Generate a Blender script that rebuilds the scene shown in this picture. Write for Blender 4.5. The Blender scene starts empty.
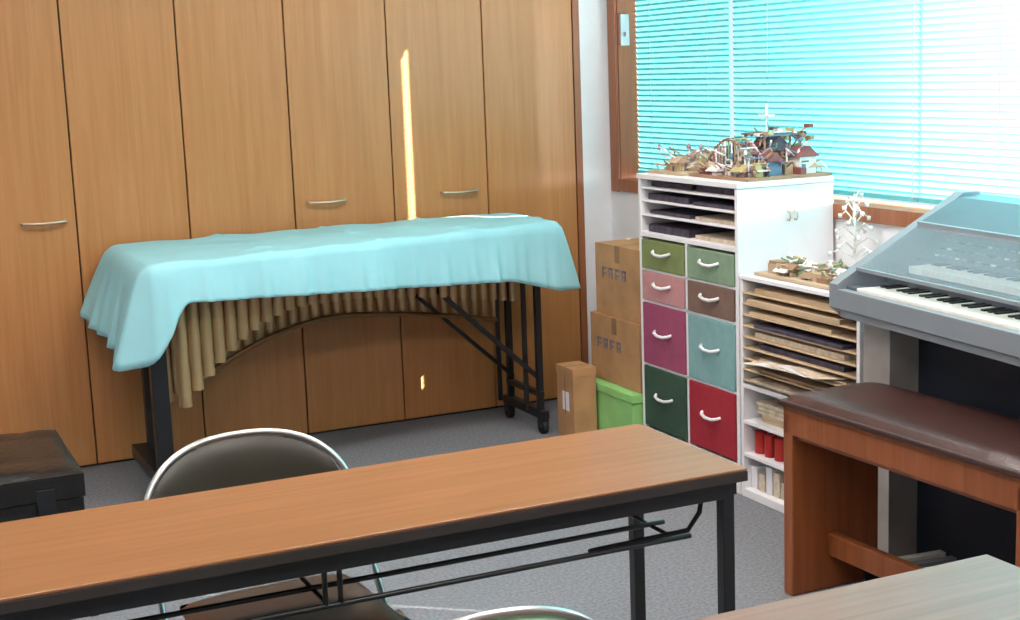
import bpy, math, random
from mathutils import Vector, Matrix
random.seed(7)
sc=bpy.context.scene
try:
    sc.view_settings.view_transform='Standard'; sc.view_settings.look='None'; sc.view_settings.exposure=0
except Exception as e: print(e)

# ---------------- materials ----------------
def srgb(c):
    return tuple(((v/255)/12.92 if v/255<=.04045 else ((v/255+.055)/1.055)**2.4) for v in c)
def base(name):
    m=bpy.data.materials.new(name); m.use_nodes=True
    nt=m.node_tree; b=nt.nodes['Principled BSDF']
    return m,nt,b
def mat(name,c,rough=.5,metal=0,var=.12,scale=8,bump=0,bscale=200,spec=.5,stretch=None):
    m,nt,b=base(name); col=srgb(c)
    tc=nt.nodes.new('ShaderNodeTexCoord'); n=nt.nodes.new('ShaderNodeTexNoise'); n.inputs['Scale'].default_value=scale; n.inputs['Detail'].default_value=4
    if stretch:
        mp=nt.nodes.new('ShaderNodeMapping'); mp.inputs['Scale'].default_value=stretch
        nt.links.new(tc.outputs['Object'],mp.inputs[0]); nt.links.new(mp.outputs[0],n.inputs['Vector'])
    else: nt.links.new(tc.outputs['Object'],n.inputs['Vector'])
    r=nt.nodes.new('ShaderNodeValToRGB')
    r.color_ramp.elements[0].position=.3; r.color_ramp.elements[1].position=.7
    r.color_ramp.elements[0].color=(*[v*(1-var) for v in col],1); r.color_ramp.elements[1].color=(*[min(1,v*(1+var)) for v in col],1)
    nt.links.new(n.outputs['Fac'],r.inputs[0]); nt.links.new(r.outputs[0],b.inputs['Base Color'])
    b.inputs['Roughness'].default_value=rough; b.inputs['Metallic'].default_value=metal; b.inputs['Specular IOR Level'].default_value=spec
    if bump:
        n2=nt.nodes.new('ShaderNodeTexNoise'); n2.inputs['Scale'].default_value=bscale
        nt.links.new(tc.outputs['Object'],n2.inputs['Vector'])
        bp=nt.nodes.new('ShaderNodeBump'); bp.inputs['Strength'].default_value=bump; bp.inputs['Distance'].default_value=.01
        nt.links.new(n2.outputs['Fac'],bp.inputs['Height']); nt.links.new(bp.outputs[0],b.inputs['Normal'])
    return m
def wood(name,c1,c2,axis='z',rough=.4,fine=1.0,spec=.5):
    m,nt,b=base(name)
    tc=nt.nodes.new('ShaderNodeTexCoord'); mp=nt.nodes.new('ShaderNodeMapping')
    s=[22*fine]*3; s['xyz'.index(axis)]=.9*fine; mp.inputs['Scale'].default_value=s
    nt.links.new(tc.outputs['Object'],mp.inputs[0])
    n=nt.nodes.new('ShaderNodeTexNoise'); n.inputs['Scale'].default_value=1.6; n.inputs['Detail'].default_value=7; n.inputs['Roughness'].default_value=.65; n.inputs['Distortion'].default_value=.6
    nt.links.new(mp.outputs[0],n.inputs['Vector'])
    r=nt.nodes.new('ShaderNodeValToRGB'); r.color_ramp.elements[0].position=.3; r.color_ramp.elements[1].position=.72
    r.color_ramp.elements[0].color=(*srgb(c1),1); r.color_ramp.elements[1].color=(*srgb(c2),1)
    nt.links.new(n.outputs['Fac'],r.inputs[0]); nt.links.new(r.outputs[0],b.inputs['Base Color'])
    b.inputs['Roughness'].default_value=rough; b.inputs['Specular IOR Level'].default_value=spec
    return m
def translucent(name,c,ct,f=.5):
    m=bpy.data.materials.new(name); m.use_nodes=True; nt=m.node_tree; nt.nodes.clear()
    o=nt.nodes.new('ShaderNodeOutputMaterial'); mx=nt.nodes.new('ShaderNodeMixShader'); d=nt.nodes.new('ShaderNodeBsdfDiffuse'); t=nt.nodes.new('ShaderNodeBsdfTranslucent')
    d.inputs[0].default_value=(*srgb(c),1); t.inputs[0].default_value=(*srgb(ct),1); mx.inputs[0].default_value=f
    nt.links.new(d.outputs[0],mx.inputs[1]); nt.links.new(t.outputs[0],mx.inputs[2]); nt.links.new(mx.outputs[0],o.inputs[0]); return m

# ---------------- mesh builder ----------------
class O:
    def __init__(s,name,mats):
        s.name=name; s.mats=mats; s.v=[]; s.f=[]; s.mi=[]; s.sm=[]
    def add(s,vs,fs,mi=0,smooth=False):
        k=len(s.v); s.v+= [tuple(v) for v in vs]
        for f in fs: s.f.append([i+k for i in f]); s.mi.append(mi); s.sm.append(smooth)
    def box(s,a,b,mi=0,M=None):
        (x0,y0,z0),(x1,y1,z1)=[min(p,q) for p,q in zip(a,b)],[max(p,q) for p,q in zip(a,b)]
        vs=[Vector(p) for p in [(x0,y0,z0),(x1,y0,z0),(x1,y1,z0),(x0,y1,z0),(x0,y0,z1),(x1,y0,z1),(x1,y1,z1),(x0,y1,z1)]]
        if M: vs=[M@v for v in vs]
        s.add(vs,[(0,3,2,1),(4,5,6,7),(0,1,5,4),(1,2,6,5),(2,3,7,6),(3,0,4,7)],mi)
    def tube(s,pts,r,mi=0,n=10,closed=False,r2=None,sq=False):
        P=[Vector(p) for p in pts]; N=len(P); rings=[]; 
        up=None
        for i in range(N):
            if closed: t=P[(i+1)%N]-P[i-1]
            else: t=P[min(i+1,N-1)]-P[max(i-1,0)]
            t.normalize()
            if up is None:
                up=Vector((0,0,1)) if abs(t.z)<.9 else Vector((0,1,0))
            a=(up-t*up.dot(t)).normalized(); b=t.cross(a); up=a
            rr=r if r2 is None else r+(r2-r)*i/(N-1)
            ph=math.pi/4 if sq else 0
            rings.append([P[i]+(a*math.cos(2*math.pi*j/n+ph)+b*math.sin(2*math.pi*j/n+ph))*rr for j in range(n)])
        vs=[v for R in rings for v in R]; fs=[]
        for i in range(N if closed else N-1):
            for j in range(n):
                i2=(i+1)%N
                fs.append((i*n+j,i*n+(j+1)%n,i2*n+(j+1)%n,i2*n+j))
        s.add(vs,fs,mi,not sq)
        if not closed:
            k=len(s.v)-len(vs)
            s.f.append([k+j for j in range(n)][::-1]); s.mi.append(mi); s.sm.append(False)
            s.f.append([k+(N-1)*n+j for j in range(n)]); s.mi.append(mi); s.sm.append(False)
    def bar(s,p,q,w,mi=0): s.tube([p,q],w*.7071,mi,4,sq=True)
    def prism(s,prof,axis,a,b,mi=0):
        def mk(p,t):
            if axis=='y': return (p[0],t,p[1])
            if axis=='x': return (t,p[0],p[1])
            return (p[0],p[1],t)
        n=len(prof); vs=[mk(p,a) for p in prof]+[mk(p,b) for p in prof]
        fs=[tuple(range(n))[::-1],tuple(range(n,2*n))]+[(i,(i+1)%n,(i+1)%n+n,i+n) for i in range(n)]
        s.add(vs,fs,mi)
    def grid(s,fn,nu,nv,mi=0,smooth=True):
        vs=[fn(i/nu,j/nv) for i in range(nu+1) for j in range(nv+1)]
        fs=[(i*(nv+1)+j,(i+1)*(nv+1)+j,(i+1)*(nv+1)+j+1,i*(nv+1)+j+1) for i in range(nu) for j in range(nv)]
        s.add(vs,fs,mi,smooth)
    def done(s,loc=(0,0,0),rz=0,bevel=0,solid=0,sub=0):
        me=bpy.data.meshes.new(s.name); me.from_pydata(s.v,[],s.f); 
        for m in s.mats: me.materials.append(m)
        for p,mi,sm in zip(me.polygons,s.mi,s.sm): p.material_index=mi; p.use_smooth=sm
        me.update()
        import bmesh
        bm=bmesh.new(); bm.from_mesh(me); bmesh.ops.recalc_face_normals(bm,faces=bm.faces); bm.to_mesh(me); bm.free()
        o=bpy.data.objects.new(s.name,me); sc.collection.objects.link(o); o.location=loc; o.rotation_euler=(0,0,rz)
        if solid: 
            m=o.modifiers.new('s','SOLIDIFY'); m.thickness=solid
        if sub: 
            m=o.modifiers.new('sub','SUBSURF'); m.levels=sub; m.render_levels=sub
        if bevel:
            m=o.modifiers.new('b','BEVEL'); m.width=bevel; m.segments=2; m.limit_method='ANGLE'; m.angle_limit=.7
        return o

# ---------------- palette ----------------
M_wall=mat('wall_paint',(222,220,224),.8,var=.03,bump=.1,bscale=150)
M_ceil=mat('ceiling_board',(225,222,218),.9,var=.03)
M_floor=mat('carpet_grey',(132,133,140),.95,var=.22,scale=90,bump=.6,bscale=400,spec=.1)
M_closet=wood('closet_veneer',(170,112,64),(188,130,80),'z',.38)
M_gap=mat('dark_gap',(60,34,16),.7)
M_metal=mat('brushed_nickel',(200,185,165),.3,1)
M_chrome=mat('chrome',(190,190,190),.3,1,var=.02)
M_casing=wood('window_casing_wood',(130,74,44),(160,98,62),'z',.4)
M_table=wood('table_laminate',(124,80,48),(154,104,68),'x',.28,1.3)
M_table2=wood('table_laminate_dark',(108,80,68),(128,100,86),'x',.4,1.3,.3)
M_black=mat('black_enamel',(22,24,27),.35,0,var=.1)
M_edge=mat('table_edge',(48,42,40),.4)
M_cloth=mat('teal_cloth',(150,202,211),.85,var=.05,scale=5,bump=.12,bscale=500,spec=.2)
M_brass=mat('champagne_pipe',(200,168,124),.4,.5,var=.08)
M_bronze=mat('bronze_rail',(132,92,56),.4,.4,var=.08)
M_white=mat('white_laminate',(230,228,232),.45,var=.03)
M_paper=mat('paper_stack',(205,190,170),.8,var=.25,scale=40)
M_papd=mat('dark_folders',(70,62,78),.7,var=.5,scale=30)
M_board=mat('card_shelf',(190,165,135),.7,var=.1)
M_card=mat('cardboard',(176,132,92),.8,var=.16,scale=9)
M_cardd=mat('cardboard_dark',(140,102,70),.8)
M_blueprint=mat('box_print',(120,116,122),.8)
M_green=mat('green_sheet',(144,200,122),.6)
M_org=mat('organ_silver',(136,142,150),.4,.15,var=.04)
M_orgl=mat('organ_lid',(88,102,112),.42,0,var=.05,spec=.3)
M_orgp=mat('organ_pillar',(160,154,150),.5)
M_orgd=mat('organ_dark_panel',(22,30,44),.45)
M_keyw=mat('key_white',(228,226,218),.3,var=.02)
M_keyb=mat('key_black',(15,15,17),.3)
M_leather=mat('bench_leather',(62,38,35),.38,var=.15,bump=.12,bscale=120)
M_bench=wood('bench_wood',(126,68,36),(158,90,52),'z',.35)
M_vinyl=mat('chair_vinyl',(62,58,48),.35,var=.1)
M_vinylg=mat('chair_vinyl_sage',(150,190,160),.4,var=.1)
M_vinylb=mat('seat_vinyl',(66,44,34),.35,var=.1)
M_trunk=mat('trunk_leather',(20,18,18),.35,var=.2,bump=.3,bscale=60)
M_rub=mat('rubber',(18,18,18),.6)
M_slat=translucent('blind_slat',(106,190,198),(136,222,226),.085)
M_slatw=translucent('blind_tape',(200,230,235),(240,250,250),.2)
M_alu=mat('aluminium',(190,192,195),.35,.6)

# ---------------- room shell ----------------
XW=.11; HC=2.8
o=O('floor',[M_floor]); o.box((-4.3,-7.6,-.1),(XW,.05,0)); o.done()
o=O('ceiling',[M_ceil]); o.box((-4.4,-7.7,HC),(XW+.15,.2,HC+.1)); o.done()
o=O('wall_back',[M_wall]); o.box((-4.3,.05,0),(XW+.14,.2,HC)); o.box((-.034,0,0),(XW,.05,HC)); o.done()
o=O('wall_left',[M_wall]); o.box((-4.4,-7.6,0),(-4.3,.2,HC)); o.done()
o=O('wall_front',[M_wall]); o.box((-4.4,-7.7,0),(XW+.14,-7.6,HC)); o.done()
o=O('wall_right',[M_wall])
Y0,Y1,ZB,ZT=-.09,-3.75,1.0,2.66
o.box((XW,0.05,0),(XW+.14,-7.6,ZB)); o.box((XW,.05,ZT),(XW+.14,-7.6,HC)); o.box((XW,.05,ZB),(XW+.14,Y0,ZT)); o.box((XW,Y1,ZB),(XW+.14,-7.6,ZT)); o.done()
o=O('window_1',[M_casing,M_alu])
o.box((XW-.012,-.025,ZB-.04),(XW,Y0-.0,ZT+.05)); o.box((XW-.015,Y0,ZB-.035),(XW,Y1,ZB+.02))
o.box((XW-.015,Y0,ZT-.01),(XW,Y1,ZT+.05)); 
o.box((XW,Y0,ZB),(XW+.14,Y0-.012,ZT)); o.box((XW,Y1+.012,ZB),(XW+.14,Y1,ZT)); o.box((XW,Y0,ZB),(XW+.14,Y1,ZB+.02)); o.box((XW,Y0,ZT-.012),(XW+.14,Y1,ZT))
o.box((XW+.005,Y0-.012,1.62),(XW+.05,Y0-.03,1.76),1); o.box((XW+.02,Y0-.012,1.66),(XW+.035,Y0-.05,1.68),1)
o.done(bevel=.002)
# closet doors
W=.447; D0=-.067
HX={1:D0-1.32*W,2:D0-2.69*W,5:D0-5.28*W}
for k in range(9):
    xr=D0-k*W; xl=xr-W
    o=O('door_%d'%(k+1),[M_closet,M_gap,M_metal])
    o.box((xl+.003,0,.012),(xr-.003,.022,2.42))
    if k in HX:
        hx=HX[k]
        pts=[(hx-.085,0,1.01),(hx-.08,-.022,1.01),(hx-.04,-.032,1.008),(hx,-.035,1.007),(hx+.04,-.032,1.008),(hx+.08,-.022,1.01),(hx+.085,0,1.01)]
        o.tube(pts,.0065,2,8)
    o.done(bevel=.0025)
o=O('trim_closet',[M_gap,M_casing]); o.box((-4.3,.024,0),(-.034,.045,HC),0); o.box((D0+.001,-.004,0),(-.034,.022,HC),1); o.box((-4.3,-.004,2.425),(D0,.022,HC),1); o.done()

# blinds (closed, outer edge of each slat down)
def blind(name,ya,yb,x=.205,zt=2.61,zb=1.05,tapes=()):
    o=O(name,[M_slat,M_slatw,M_white])
    p=.0235; n=int((zt-zb)/p); w=.0275; ti=math.radians(64)
    for i in range(n+1):
        z=zb+.008+i*p
        dx=math.cos(ti)*w/2; dz=math.sin(ti)*w/2
        a=[(x+dx,z-dz),(x-.0015,z-.001),(x-dx,z+dz)]
        vs=[(q[0],ya,q[1]) for q in a]+[(q[0],yb,q[1]) for q in a]
        o.add(vs,[(0,1,4,3),(1,2,5,4)],0,False)
    o.box((x-.014,ya,zt-.005),(x+.014,yb,ZT-.012),2); o.box((x-.01,ya,zb-.012),(x+.01,yb,zb+.004),0)
    for t in tapes: o.box((x-.016,t-.0025,zb),(x-.0155,t+.0025,zt),1)
    return o.done()
blind('window_blind',-.103,-.870,tapes=(-.25,-.72))
blind('window_blind',-.895,-2.02,tapes=(-1.15,-2.0))
blind('window_blind',-2.015,-3.7,x=.208,tapes=(-2.4,-3.4))

# ---------------- marimba ----------------
mz=.90
XL,XR=-2.2,-.47
def yf(x): return -.85+(x-XL)/(XR-XL)*.27
def marimba():
    o=O('marimba',[M_black,M_brass,M_rub,M_closet,M_bronze])
    o.bar((XL+.03,-.13,.84),(XR-.03,-.13,.84),.03,0); o.bar((XL+.03,yf(XL)+.05,.84),(XR-.03,yf(XR)+.05,.84),.03,0)
    o.bar((XL+.03,-.42,.84),(XR-.03,-.33,.84),.025,0)
    n=32
    for i in range(n):
        x=XL+.04+(XR-XL-.08)*i/(n-1); y0=yf(x)+.03; ym=(y0-.13)/2
        o.box((x-.021,y0,.862),(x+.021,ym-.01,.884),3)
        if i%7 not in (2,6): o.box((x+.005,ym+.01,.866),(x+.045,-.1,.888),3)
    rail=[]
    for row in range(2):
        for i in range(n-1):
            u=i/(n-2); x=XL+.14+(XR-XL-.28)*u
            y=yf(x)+.17 if row==0 else yf(x)*.35-.02
            r=.0245-.010*u
            if u<.36: zf=.35+(.67-.35)*math.sin(u/.36*math.pi/2)**.9
            elif u<.5: zf=.67
            else: zf=.67-.10*((u-.5)/.5)**1.3
            zb=zf
            if row==1:
                zb=.30+.25*math.sin(min(1,u/.5)*math.pi/2)-(.10*((u-.5)/.5)**1.5 if u>.5 else 0)
                if u>.1: rail.append((x,y-r-.008,zb+.012))
            o.tube([(x,y,zb),(x,y,.845)],r,1,12)
    o.tube(rail,.011,4,8)
    xl=XL+.045
    o.box((xl-.035,yf(XL)+.12,.03),(xl+.025,yf(XL)+.17,.86),0); o.box((xl+.03,-.2,.03),(xl+.08,-.15,.86),0)
    o.box((xl-.03,yf(XL)+.1,.06),(xl+.03,-.15,.11),0); o.box((xl-.02,yf(XL)+.1,.8),(xl+.02,-.12,.85),0)
    for y,dx in ((yf(XL)+.145,0),(-.175,.05)):
        o.tube([(xl-.015+dx,y,.03),(xl+.015+dx,y,.03)],.03,2,14)
    xr=XR-.06
    for y in (-.5,-.2): o.bar((xr,y,.07),(xr,y,.86),.026,0)
    o.bar((xr-.05,-.47,.1),(xr-.05,-.47,.84),.018,0); o.bar((xr-.07,-.24,.1),(xr-.07,-.24,.84),.018,0)
    o.bar((xr,-.55,.085),(xr,-.15,.085),.035,0); o.bar((xr,-.52,.17),(xr,-.18,.17),.024,0); o.bar((xr,-.5,.83),(xr,-.14,.83),.03,0)
    for y in (-.52,-.18):
        o.tube([(xr-.012,y,.032),(xr+.012,y,.032)],.032,2,16); o.box((xr-.018,y-.02,.032),(xr+.018,y+.02,.08),0)
    o.bar((xr,-.48,.24),(-1.12,-.45,.80),.020,0); o.bar((xr,-.23,.20),(-1.2,-.3,.80),.016,0)
    o.done(bevel=.002)
marimba()
def cloth():
    o=O('marimba_cover_cloth',[M_cloth])
    C=[(XL,-.09),(XL,yf(XL)-.01),(XR+.01,yf(XR)-.01),(XR+.01,-.09)]
    per=[]; segs=[40,170,34,120]
    for i in range(4):
        a=Vector(C[i]); b=Vector(C[(i+1)%4])
        for j in range(segs[i]): per.append((a.lerp(b,j/segs[i]),i,j/segs[i]))
    N=len(per)
    P=[p[0] for p in per]
    for it in range(7): P=[(P[i-1]+P[i]*2+P[(i+1)%N])/4 for i in range(N)]
    c=sum(P,Vector((0,0)))/N
    def drop(i):
        s,t=per[i][1],per[i][2]
        if s==0: return .26+.10*t
        if s==1:
            if t<.07: return .36-.23*(t/.07)
            return .13+.10*t+.06*max(0,t-.85)/.15
        if s==2: return .28-.06*t
        return .2
    D=[drop(i) for i in range(N)]
    for it in range(3): D=[(D[i-1]+D[i]*2+D[(i+1)%N])/4 for i in range(N)]
    rings=[]
    def crease(x,y):
        v=.004*abs(math.sin(x*7+y*5))+.0025*math.sin(x*23-y*11)
        for cx_ in (-1.78,-1.33,-.9): v-=.007*math.exp(-((x-cx_+.05*y)/.012)**2)
        v-=.005*math.exp(-((y+.40-.03*math.sin(x*4))/.012)**2)
        return v
    for k in [.02,.12,.22,.32,.42,.52,.62,.72,.80,.87,.93,.98,1.0]:
        R=[]
        for p in P:
            x=c.x+(p.x-c.x)*k; y=c.y+(p.y-c.y)*k
            R.append((x,y,mz+.014-crease(x,y)-(.004 if k==1 else 0)))
        rings.append(R)
    K=12
    for k in range(1,K+1):
        t=k/K; R=[]
        for i in range(N):
            p=P[i]; tn=(P[(i+1)%N]-P[i-1]).normalized(); nrm=Vector((tn.y,-tn.x))
            if nrm.dot(p-c)<0: nrm=-nrm
            s=per[i][1]; q_=i*.66
            fl={0:.10,1:.02,2:.065,3:.0}[s]
            rip=.5*math.sin(q_*.33)+.3*math.sin(q_*.81+1)+.35*math.sin(q_*.17+2)+.3*math.sin(q_*1.3)+.2*math.sin(q_*2.1)
            amp={0:.026,1:.012,2:.03,3:.002}[s]
            out=.012+fl*t**.8+amp*rip*t
            if s==1:
                for tc_ in (.24,.50,.75): out+=.010*math.exp(-((per[i][2]-tc_)/.008)**2)*(.4+.6*t)
            if s==3: out=.004
            q=p+nrm*out
            R.append((q.x,q.y,mz+.006-D[i]*t))
        rings.append(R)
    vs=[v for R in rings for v in R]; fs=[]
    for a in range(len(rings)-1):
        for j in range(N): fs.append((a*N+j,a*N+(j+1)%N,(a+1)*N+(j+1)%N,(a+1)*N+j))
    fs.append(tuple(range(N)))
    o.add(vs,fs,0,True); ob=o.done(solid=.002)
cloth()

# ---------------- tall cabinet ----------------
cx0,cx1,cy1,cy0=-.316,.094,-1.0,-1.69; cz=1.119
def cabinet():
    cols=[(122,134,84),(128,152,128),(190,136,138),(120,94,84),(156,72,104),(126,166,168),(52,78,62),(162,34,50)]
    cm=[mat('drawer_fabric_%d'%i,c,.8,var=.08,scale=30,bump=.2,bscale=300) for i,c in enumerate(cols)]
    o=O('drawer_cabinet',[M_white,M_papd,M_paper]+cm)
    T=.018; a0,a1,xi=cy0+.004,cy1-.004,cx1-.005; xf=cx0+.001
    o.box((cx0,cy0,0),(cx1,cy0+T,cz-.021)); o.box((cx0,cy1-T,0),(cx1,cy1,cz-.021)); o.box((cx1-T,a0,0.01),(cx1-.001,a1,cz-.022))
    o.box((cx0-.004,cy0-.004,cz-.02),(cx1,cy1+.004,cz)); o.box((xf,a0,.0),(xi,a1,.03)); o.box((xf,a0,.095),(xi,a1,.11))
    o.box((xf,a0,.875),(xi,a1,.893)); 
    ym=(cy0+cy1)/2
    o.box((xf,ym-.008,.03),(xi,ym+.008,.88))
    for z in (.955,1.01,1.06):
        o.box((cx0+.005,cy0+T-.002,z),(cx1-T,cy1-T+.002,z+.008),0)
    for z in (.893,.963,1.018,1.068):
        for a,b in ((cy0+.03,ym-.02),(ym+.01,cy1-.04)):
            o.box((cx0+.02+random.random()*.03,a,z),(cx1-.05,b,z+.012+random.random()*.02),random.choice([1,1,2]))
    zs=[.871,.746,.621,.368,.115]
    for r in range(4):
        zt,zb=zs[r]-.006,zs[r+1]+.006
        for cidx in range(2):
            a,b=(cy1-T,ym+.008) if cidx==0 else (ym-.008,cy0+T)
            ya,yb=max(a,b)-.006,min(a,b)+.006
            o.box((cx0-.004,yb,zb),(cx1-.04,ya,zt),3+2*r+cidx)
            yc=(ya+yb)/2; zc=(zt+zb)/2+.01
            o.tube([(cx0-.004,yc+.062,zc+.007),(cx0-.016,yc+.052,zc+.002),(cx0-.021,yc+.02,zc-.005),(cx0-.021,yc-.02,zc-.005),(cx0-.016,yc-.052,zc+.002),(cx0-.004,yc-.062,zc+.007)],.0065,0,8)
        if r<3: o.box((xf,a0,zs[r+1]-.005),(cx0+.3,a1,zs[r+1]+.005),0)
    o.done(bevel=.002)
cabinet()
def lowshelf():
    red=mat('red_bottle',(170,35,30),.4); blu=mat('blue_item',(90,100,140),.5)
    o=O('paper_tray_shelf',[M_white,M_board,M_paper,M_papd,red,blu])
    y0,y1=-2.36,-1.70; z1=.80; T=.016
    o.box((cx0,y0,0),(.04,y0+T,z1-.015)); o.box((cx0,y1-T,0),(.04,y1,z1-.015)); o.box((.025,y0+.002,0.01),(.039,y1-.002,z1-.016)); o.box((cx0-.003,y0,z1-.014),(.04,y1,z1))
    o.box((cx0+.001,y0+.002,0),(.038,y1-.002,.03)); o.box((cx0+.001,y0+.002,.40),(.038,y1-.002,.415))
    ym=-2.03
    o.box((cx0+.001,ym-.007,.03),(.03,ym+.007,.4))
    for z in (.15,.27): o.box((cx0+.001,y0+.002,z),(.03,y1-.002,z+.012))
    n=9
    for i in range(n):
        z=.425+i*.039
        o.box((cx0-.002,y0+T,z),(.02,y1-T,z+.006),1)
        o.box((cx0+random.uniform(-.008,.03),y0+.05+random.random()*.1,z+.006),(0,y1-.04-random.random()*.1,z+.012+random.random()*.016),random.choice([2,2,1,3,1]))
    for zi,z in enumerate((.03,.162,.282)):
        if zi==0:
            for k in range(6):
                y=y1-.035-k*.045; o.box((cx0+.03,y-.018,z),(cx0+.25,y+.018,z+random.uniform(.06,.1)),random.choice([2,0,2]))
        elif zi==1:
            for k in range(4):
                y=y1-.05-k*.06; o.tube([(cx0+.05,y,z),(cx0+.05,y,z+.065),(cx0+.05,y,z+.08)],.022,4 if k<3 else 0,12)
        else:
            for k in range(5): o.box((cx0+.03+.01*random.random(),ym+.02,z+k*.014),(cx0+.28,y1-.03-random.random()*.05,z+.012+k*.014),random.choice([2,1,3]))
        o.box((cx0+.03,y0+.05,z),(cx0+.25,ym-.03,z+.07),2)
    for k in range(5):
        Mx=Matrix.Translation((cx0+.02,-1.9-.06*k,.508+.004*k))@Matrix.Rotation(.25-.13*k,4,'Z')@Matrix.Rotation(.06,4,'Y')
        o.box((-.07,-.1,0),(.15,.1,.003),[2,0][k%2],Mx)
    o.done(bevel=.0015)
lowshelf()

# ---------------- crafts ----------------
crc=[mat('craft_%d'%i,c,.65,var=.15) for i,c in enumerate([(184,160,134),(128,74,72),(96,124,152),(226,226,226),(182,166,118),(112,140,116),(150,118,92),(182,146,158),(96,90,104)])]
def house(o,x,y,z,w,d,h,wm,rm):
    o.box((x-w/2,y-d/2,z),(x+w/2,y+d/2,z+h),wm)
    o.prism([(x-w/2-.01,z+h),(x+w/2+.01,z+h),(x,z+h+w*.55)],'y',y-d/2-.01,y+d/2+.01,rm)
    o.box((x-w/2-.002,y-d*.12,z),(x-w/2,y+d*.12,z+h*.6),8)
def stick(o,p,q,r,m,x0,x1,y0,y1):
    q=Vector(q); q.x=min(max(q.x,x0),x1); q.y=min(max(q.y,y0),y1); o.tube([p,q],r,m,6); return q
def craft(name,x0,x1,y0,y1,z,hmax,n,pal,hp=.1,arch=False,castle=False):
    o=O(name,crc)
    o.box((x0,y0,z),(x1,y1,z+.010),pal[0])
    X0,X1,YA,YB=x0+.006,x1-.006,y0+.006,y1-.006
    for i in range(n):
        x=random.uniform(x0+.035,x1-.035); y=random.uniform(y0+.045,y1-.045)
        h=random.uniform(.015,hmax); t=random.random(); c=random.choice(pal)
        if t<hp: house(o,x,y,z+.010,random.uniform(.03,.045),random.uniform(.04,.06),h*.4,c,random.choice(pal))
        elif t<.62:
            p=Vector((x,y,z+.014+random.uniform(0,hmax*.5))); q=stick(o,p,p+Vector((random.uniform(-.07,.07),random.uniform(-.09,.09),random.uniform(0,.4)*h+.005)),.0032,c,X0,X1,YA,YB)
            q2=q+Vector((0,random.uniform(-.05,.05),random.uniform(-.03,.01))); q2.z=max(q2.z,z+.014)
            stick(o,q,q2,.0032,random.choice(pal),X0,X1,YA,YB)
        elif t<.88:
            w=random.uniform(.006,.02); l=random.uniform(.01,.04); zz=z+.010
            o.box((x-w,y-l,zz),(x+w,y+l,zz+random.uniform(.008,.05)),c)
        else:
            o.tube([(x,y,z+.010),(x,y,z+.010+h*.7)],.003,3,6); o.tube([(x,y,z+.010+h*.7),(x,y,z+.03+h*.7)],.011,c,8,r2=.002)
    if arch:
        for s in (0,1):
            pts=[(x0+.05+s*.06,y0+.03+(y1-y0-.06)*t/16,z+.03+.11*math.sin(t/16*math.pi)) for t in range(17)]
            o.tube(pts,.005,7 if s else 6,6)
            for p in pts: o.tube([(p[0],p[1],z+.008),p],.003,random.choice(pal),6)
        for t in range(17):
            y=y0+.03+(y1-y0-.06)*t/16; zz=z+.03+.11*math.sin(t/16*math.pi); o.box((x0+.045,y-.005,zz),(x0+.115,y+.005,zz+.004),random.choice(pal))
    if castle:
        house(o,-.04,-1.50,z+.010,.10,.10,.08,6,8); house(o,.02,-1.60,z+.01,.07,.08,.06,3,1); house(o,-.12,-1.60,z+.010,.06,.07,.05,2,1)
        for (cx_,cy_,h) in ((-.11,-1.56,.15),(.0,-1.56,.15),(-.11,-1.44,.15),(.0,-1.44,.15)): o.tube([(cx_,cy_,z+.01),(cx_,cy_,z+h)],.004,6,6)
        for k in range(8): o.box((-.12,-1.575+.02*k,z+.145+.003*(k%2)),(.015,-1.563+.02*k,z+.152+.003*(k%2)),random.choice([1,6,2,8,3]))
        for k in range(34):
            p=Vector((random.uniform(-.14,.05),random.uniform(-1.62,-1.40),z+random.uniform(.08,.15))); q=stick(o,p,p+Vector((random.uniform(-.05,.05),random.uniform(-.06,.06),random.uniform(-.02,.06))),.0035,random.choice(pal),X0,X1,YA,YB)
            if k%2==0: o.box((q.x-.010,q.y-.016,q.z-.006),(q.x+.010,q.y+.016,q.z+.006),random.choice(pal))
        o.tube([(-.06,-1.50,z+.14),(-.06,-1.50,z+.26)],.004,3,6); o.box((-.075,-1.53,z+.215),(-.045,-1.47,z+.221),3)
    return o.done()
craft('craft_village_model',-.27,.09,-1.688,-1.30,cz+.001,.14,240,[6,1,2,3,8,7,0,5,4,1,3],.06,True,True)
craft('craft_paper_model',-.28,.06,-1.28,-1.02,cz+.001,.12,110,[0,4,6,0,3,7],.12)
craft('craft_garden_model',-.29,-.09,-2.33,-1.75,.802,.07,150,[0,4,3,0,3,6,5],.06)
o=O('wire_tree_ornament',[mat('wire_white',(225,225,220),.4),crc[3]])
bx,by,bz=.0,-1.93,.801
o.tube([(bx,by,bz),(bx,by,bz+.012)],.02,0,14); o.tube([(bx,by,bz),(bx,by,bz+.24)],.006,0,8)
for i in range(22):
    a=i*2.4; h=bz+.04+.010*i; r=.085-.0025*i
    o.tube([(bx,by,h),(bx+math.cos(a)*r*.6,by+math.sin(a)*r*.6,h+.035),(bx+math.cos(a)*r,by+math.sin(a)*r,h+.02)],.003,0,6)
    o.tube([(bx+math.cos(a)*r,by+math.sin(a)*r,h+.012),(bx+math.cos(a)*r,by+math.sin(a)*r,h+.026)],.007,1,8)
o.done()
o=O('wall_hook_rack',[crc[0],M_white])
o.box((-.13,-1.696,1.005),(-.06,-1.6905,1.025),1)
for x in (-.11,-.08): o.tube([(x,-1.696,1.01),(x,-1.712,1.0),(x,-1.714,.985),(x,-1.708,.975),(x,-1.696,.978)],.0028,0,8)
o.done()

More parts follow.
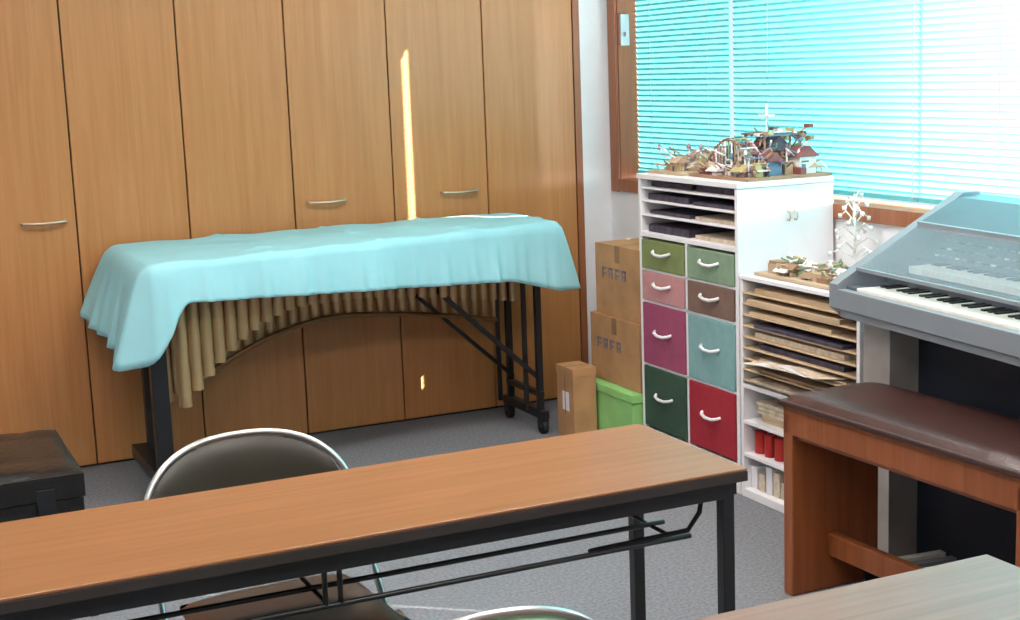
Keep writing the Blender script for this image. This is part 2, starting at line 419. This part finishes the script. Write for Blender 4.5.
# ---------------- cardboard boxes ----------------
def cbox(name,a,b,lab=True):
    o=O(name,[M_card,M_cardd,M_blueprint,M_green]); o.box(a,b,0)
    ym=(a[1]+b[1])/2
    o.box((a[0]-.001,ym-.02,b[2]-.07),(a[0],ym+.02,b[2]),1); o.box((a[0],ym-.003,b[2]),(b[0],ym+.003,b[2]+.001),1)
    if lab:
        z=b[2]-.14
        for k in range(4): 
            y=b[1]-.06-k*.055
            o.box((a[0]-.0015,y,z),(a[0],y-.010,z+.045),2); o.box((a[0]-.0015,y,z+.035),(a[0],y-.034,z+.045),2)
            if k%2: o.box((a[0]-.0015,y-.024,z),(a[0],y-.034,z+.045),2)
            o.box((a[0]-.0015,y,z+.015),(a[0],y-.034,z+.022),2)
    return o.done(bevel=.003)
cbox('cardboard_box',(-.30,-.975,.515),(.0,-.60,.81))
cbox('cardboard_box',(-.315,-.98,.236),(.03,-.57,.513))
o=O('green_storage_box',[M_green,M_card]); o.box((-.355,-.985,0),(.02,-.53,.22),0); o.box((-.36,-.99,.198),(.025,-.525,.234),0); o.done(bevel=.004)
o=O('cardboard_box',[M_card,M_cardd,M_white])
o.box((-.478,-.71,0),(-.372,-.56,.30),0); o.box((-.480,-.712,.27),(-.370,-.558,.305),0); o.box((-.479,-.67,.12),(-.478,-.61,.20),2); o.box((-.480,-.638,.10),(-.37,-.632,.3055),1)
o.done(bevel=.002)

# ---------------- folding tables ----------------
def table(name,xr,yfar,L,M):
    o=O(name,[M,M_edge,M_black]); D=.4556; xl=xr-L; yn=yfar-D
    o.box((xl,yn,.672),(xr,yfar,.694),1); o.box((xl+.001,yn+.001,.694),(xr-.001,yfar-.001,.70),0)
    for y in (yn+.03,yfar-.03): o.box((xl+.03,y-.012,.635),(xr-.03,y+.012,.672),2)
    for x,s in ((xr-.035,-1),(xl+.035,1)):
        o.box((x-.02,yn+.02,.64),(x+.02,yfar-.02,.672),2)
        for y in (yn+.035,yfar-.035): o.box((x-.014,y-.014,0.01),(x+.014,y+.014,.66),2); 
        for y in (yn+.035,yfar-.035): o.box((x-.018,y-.018,0),(x+.018,y+.018,.02),2)
        o.box((x-.012,yn+.045,.12),(x+.012,yfar-.045,.15),2)
        for y in (yn+.09,yfar-.09): o.tube([(x+s*.02,y,.65),(x+s*.03,y,.59),(x+s*.06,y,.555),(x+s*.3,y,.55)],.006,2,8)
    for y in (yn+.07,yn+.18,yfar-.18,yfar-.09): o.tube([(xl+.10,y,.55),(xr-.10,y,.55)],.006,2,8)
    for x in (xl+.13,(xl+xr)/2,xr-.13): o.tube([(x,yn+.09,.544),(x,yfar-.09,.544)],.005,2,8)
    for x in ((xl+xr)/2+.02,(xl+xr)/2-.01): o.tube([(x,yn+.07,.65),(x,yn+.07,.55)],.006,2,8)
    return o.done(bevel=.0025)
table('folding_table',-1.4645,-2.9935,1.8,M_table)
table('folding_table',-1.42,-4.10,1.8,M_table2)

# ---------------- chairs ----------------
def chair(loc,rz,w=.24,zt=.755,n=2.5,vm=None,ins0=.010,rt=.008):
    o=O('folding_chair',[M_chrome,vm or M_vinyl,M_vinylb,M_rub])
    hb=.19; z0=zt-hb
    def back(u,ins=0):
        ww=w-ins; hh=hb-ins
        a=abs(u); z=z0+hh*(max(0,1-a**n))**(1/n); x=u*ww
        return Vector((x,-.20-.07*(1-(x/w)**2)-.10*(z-z0),z))
    pts=[]
    for i in range(49):
        u=math.sin(-math.pi/2+math.pi*i/48); pts.append(back(u))
    L=[(-w,.20,.02),(-w,.02,.30),(-w,-.14,.50)]; R=[(w,-.14,.50),(w,.02,.30),(w,.20,.02)]
    o.tube(L+[tuple(p) for p in pts]+R,rt,0,10)
    def pad(front):
        def fn(i,j):
            u=-1+2*i; u=math.sin(u*math.pi/2)*.995; top=back(u,ins0); zb=z0-.035; z=zb+(top.z-zb)*j
            x=top.x; e=(1-abs(u)**6)*(1-abs(2*j-1)**6)
            y=-.20-.07*(1-(x/w)**2)-.10*(z-z0)
            return (x,y+(.014 if front else -.012)*e,z)
        return fn
    o.grid(pad(True),28,10,1); o.grid(pad(False),28,10,1)
    def seat(top):
        def fn(i,j):
            x=(-1+2*i); y=(-1+2*j); e=(1-abs(x)**4)*(1-abs(y)**4)
            xx=x*.2*(1-.06*abs(y)**3); yy=.03+y*.2*(1-.05*abs(x)**3)
            return (xx,yy,.425+(.022*e**.5 if top else -.018*e**.5))
        return fn
    o.grid(seat(True),16,16,2); o.grid(seat(False),16,16,2)
    for s in (-1,1):
        o.tube([(s*.215,-.26,.02),(s*.215,-.08,.24),(s*.215,.10,.41),(s*.20,.2,.42)],.009,0,10)
        o.tube([(s*w,.205,0),(s*w,.19,.03)],.014,3,10); o.tube([(s*.215,-.265,0),(s*.215,-.25,.03)],.014,3,10)
    o.tube([(-w,.185,.05),(w,.185,.05)],.008,0,8); o.tube([(-.215,-.235,.05),(.215,-.235,.05)],.008,0,8); o.tube([(-.21,.12,.405),(.21,.12,.405)],.008,0,8)
    return o.done(loc,rz)
chair((-2.365,-3.05,0),math.pi+.04,zt=.752,w=.24,n=2.6)
chair((-2.318,-3.79,0),-.05,zt=.765,n=2.0,vm=M_vinylg,ins0=.004,rt=.0065)

# ---------------- trunk ----------------
o=O('black_trunk',[M_trunk,M_metal,M_black])
ax,bx_,ay,by_=-3.2,-2.585,-1.70,-1.12
o.box((ax,ay,0),(bx_,by_,.36),0); o.box((ax-.006,ay-.006,.365),(bx_+.006,by_+.006,.435),0)
def cush(i,j):
    x=-1+2*i;y=-1+2*j; e=((1-abs(x)**6)*(1-abs(y)**6))**.5; t=abs(math.sin(x*3*math.pi/2+0.0)*math.cos(y*2*math.pi/2))**.5
    return (ax+(bx_-ax)*i, ay+(by_-ay)*j,.435+.025*e*(.6+.4*t))
o.grid(cush,36,30,0)
o.box((ax+.1,ay-.012,.30),(ax+.15,ay-.0,.40),1); o.box((bx_-.13,ay-.012,.33),(bx_-.08,ay-.0,.40),2)
o.tube([(bx_-.14,ay-.01,.31),(bx_-.12,ay-.022,.29),(bx_-.09,ay-.022,.29),(bx_-.07,ay-.01,.31)],.004,1,8)
for x in (ax,bx_): 
    for y in (ay,by_): o.box((x-.012,y-.012,0),(x+.012,y+.012,.03),2)
o.done(bevel=.008)

# ---------------- bench ----------------
o=O('organ_bench',[M_bench,M_leather])
bd,bl,bh=.32,.92,.025
o.box((0,-.04,0),(bd,-.0,.52+bh)); o.box((0,-bl,0),(bd,-bl+.04,.52+bh))
o.box((.0,-bl,.455+bh),(.022,0,.535+bh)); o.box((bd-.022,-bl,.455+bh),(bd,0,.535+bh)); o.box((0,-bl,.52+bh),(bd,0,.54+bh))
o.box((.13,-bl+.04,.10),(.16,-.04,.17)); o.box((.02,-bl+.04,.44+bh),(bd-.02,-.04,.455+bh))
def bt(i,j):
    x=-1+2*i;y=-1+2*j; e=((1-abs(x)**8)*(1-abs(y)**14))**.5
    return (-.012+(bd+.024)*i,-bl-.012+(bl+.024)*j,.545+bh+.035*e)
o.grid(bt,14,30,1); o.box((-.012,-bl-.012,.54+bh),(bd+.012,.012,.556+bh),1)
o.done((-.75,-2.565,0),math.radians(2),bevel=.005)

# ---------------- organ ----------------
def organ():
    o=O('electronic_organ',[M_org,M_orgl,M_orgp,M_orgd,M_keyw,M_keyb,mat('organ_panel',(84,92,102),.45,spec=.3),None])
    gl,nt,b=base('acrylic'); b.inputs['Base Color'].default_value=(.30,.37,.42,1); b.inputs['Roughness'].default_value=.10; b.inputs['Alpha'].default_value=.30; b.inputs['Specular IOR Level'].default_value=.4
    o.mats[7]=gl
    L=1.2
    prof=[(0,.80),(0,.872),(.02,.885),(.40,1.095),(.44,1.12),(.50,1.12),(.50,.76),(.05,.76)]
    o.prism(prof,'y',0,-.045,0); o.prism(prof,'y',-L,-L+.045,0)
    o.box((.01,-.045,.775),(.5,-L+.045,.815),0); o.box((0,-.045,.80),(.03,-L+.045,.858),0)
    def keys(u0,u1,z,a,b_):
        n=36; w=(b_-a)/n
        for i in range(n):
            y=-(a+i*w); o.box((u0,y-.0006,z-.02),(u1,y-w+.0006,z),4)
            if i%7 in (0,1,3,4,5): o.box((u0+.066,y-w+.0075,z-.005),(u1,y-w-.0075,z+.005),5)
    keys(.032,.165,.866,.10,1.10)
    o.box((.032,-.045,.80),(.165,-.095,.866),6); o.box((.032,-1.105,.80),(.165,-L+.045,.866),6)
    o.box((.165,-.045,.80),(.28,-L+.045,.90),6); keys(.168,.275,.928,.16,1.04)
    o.box((.17,-.045,.89),(.275,-.155,.925),6); o.box((.17,-1.045,.89),(.275,-L+.045,.925),6)
    o.prism([(.275,.80),(.275,.935),(.36,1.02),(.5,1.06),(.5,.80)],'y',-.045,-L+.045,6)
    for i in range(30):
        y=-.12-i*.033
        for k in range(3):
            u=.285+.02*k; z=.942+.0200*k
            o.box((u,y,z),(u+.010,y-.02,z+.008),random.choice([4,5,0,0]))
    # sliding lid
    o.prism([(.285,1.030),(.285,1.040),(.42,1.106),(.5,1.112),(.5,1.10),(.42,1.094)],'y',-.045,-L+.045,1)
    o.box((.275,-.045,1.022),(.292,-L+.045,1.042),0)
    # clear cover flap
    o.prism([(.07,.915),(.072,.919),(.285,1.036),(.285,1.031)],'y',-.05,-L+.05,7)
    o.box((.064,-.045,.909),(.074,-L+.045,.920),0)
    for a in (0,-L+.14): o.box((.12,a,.0),(.48,a-.14,.765),2)
    o.box((.22,-.14,.0),(.48,-L+.14,.765),3); o.box((.0,0,0),(.48,-.05,.06),2); o.box((.0,-L+.05,0),(.48,-L,.06),2)
    o.box((.0,-.2,.0),(.22,-L+.2,.05),3)
    for i in range(13):
        y=-.26-i*.055; o.box((-.02,y,.055),(.22,y-.028,.085),0 if i%2 else 4)
    return o.done((-.47,-2.41,0),math.radians(-6),bevel=.002)
organ()

# ---------------- lights ----------------
def light(name,kind,loc,energy,color=(1,1,1),**k):
    l=bpy.data.lights.new(name,kind); l.energy=energy; l.color=color
    for a,b in k.items(): setattr(l,a,b)
    ob=bpy.data.objects.new(name,l); sc.collection.objects.link(ob); ob.location=loc; return ob
s=light('sun','SUN',(3,-4,4),60,(1,.95,.88),angle=.006)
s.rotation_euler=Vector((-1.085,.882,-.985)).to_track_quat('-Z','Y').to_euler()
a=light('daylight_outside','AREA',(.85,-2.9,1.4),560,(1,.98,.97),shape='RECTANGLE',size=1.5,size_y=.9)
a.rotation_euler=Vector((-1,0,0)).to_track_quat('-Z','Y').to_euler()
em=bpy.data.materials.new('added_lamp_tube'); em.use_nodes=True; nb=em.node_tree.nodes['Principled BSDF']; nb.inputs['Emission Color'].default_value=(1,.93,.82,1); nb.inputs['Emission Strength'].default_value=4
for x,y in ((-1.2,-2.2),(-3.0,-2.2),(-1.2,-4.9),(-3.0,-4.9)):  # unseen ceiling fixtures, added as warm fill to brighten the room
    o=O('added_ceiling_lamp',[M_white,em]); o.box((x-.62,y-.11,HC-.04),(x+.62,y+.11,HC),0)
    for d in (-.05,.05): o.tube([(x-.58,y+d,HC-.06),(x+.58,y+d,HC-.06)],.014,1,10)
    o.done()
    a=light('added_fill','AREA',(x,y,HC-.085),38,(1,.93,.86),shape='RECTANGLE',size=1.2,size_y=.2)  # added fill light below each fixture
w=bpy.data.worlds.new('w'); sc.world=w; w.use_nodes=True; w.node_tree.nodes['Background'].inputs[0].default_value=(.75,.9,1,1); w.node_tree.nodes['Background'].inputs[1].default_value=1.0

# ---------------- camera ----------------
f,pi_,ro,ya=1445.2,.1674,.0374,.4274
F=Vector((math.sin(ya)*math.cos(pi_),math.cos(ya)*math.cos(pi_),-math.sin(pi_))); R0=Vector((math.cos(ya),-math.sin(ya),0)); U0=R0.cross(F)
R=R0*math.cos(ro)-U0*math.sin(ro); U=U0*math.cos(ro)+R0*math.sin(ro)
cam=bpy.data.cameras.new('camera'); co=bpy.data.objects.new('camera',cam); sc.collection.objects.link(co)
Mx=Matrix((( R.x,U.x,-F.x,-3.122),(R.y,U.y,-F.y,-5.9141),(R.z,U.z,-F.z,1.55),(0,0,0,1)))
co.matrix_world=Mx; cam.sensor_width=36; cam.lens=f/1020*36; cam.clip_start=.05
sc.camera=co
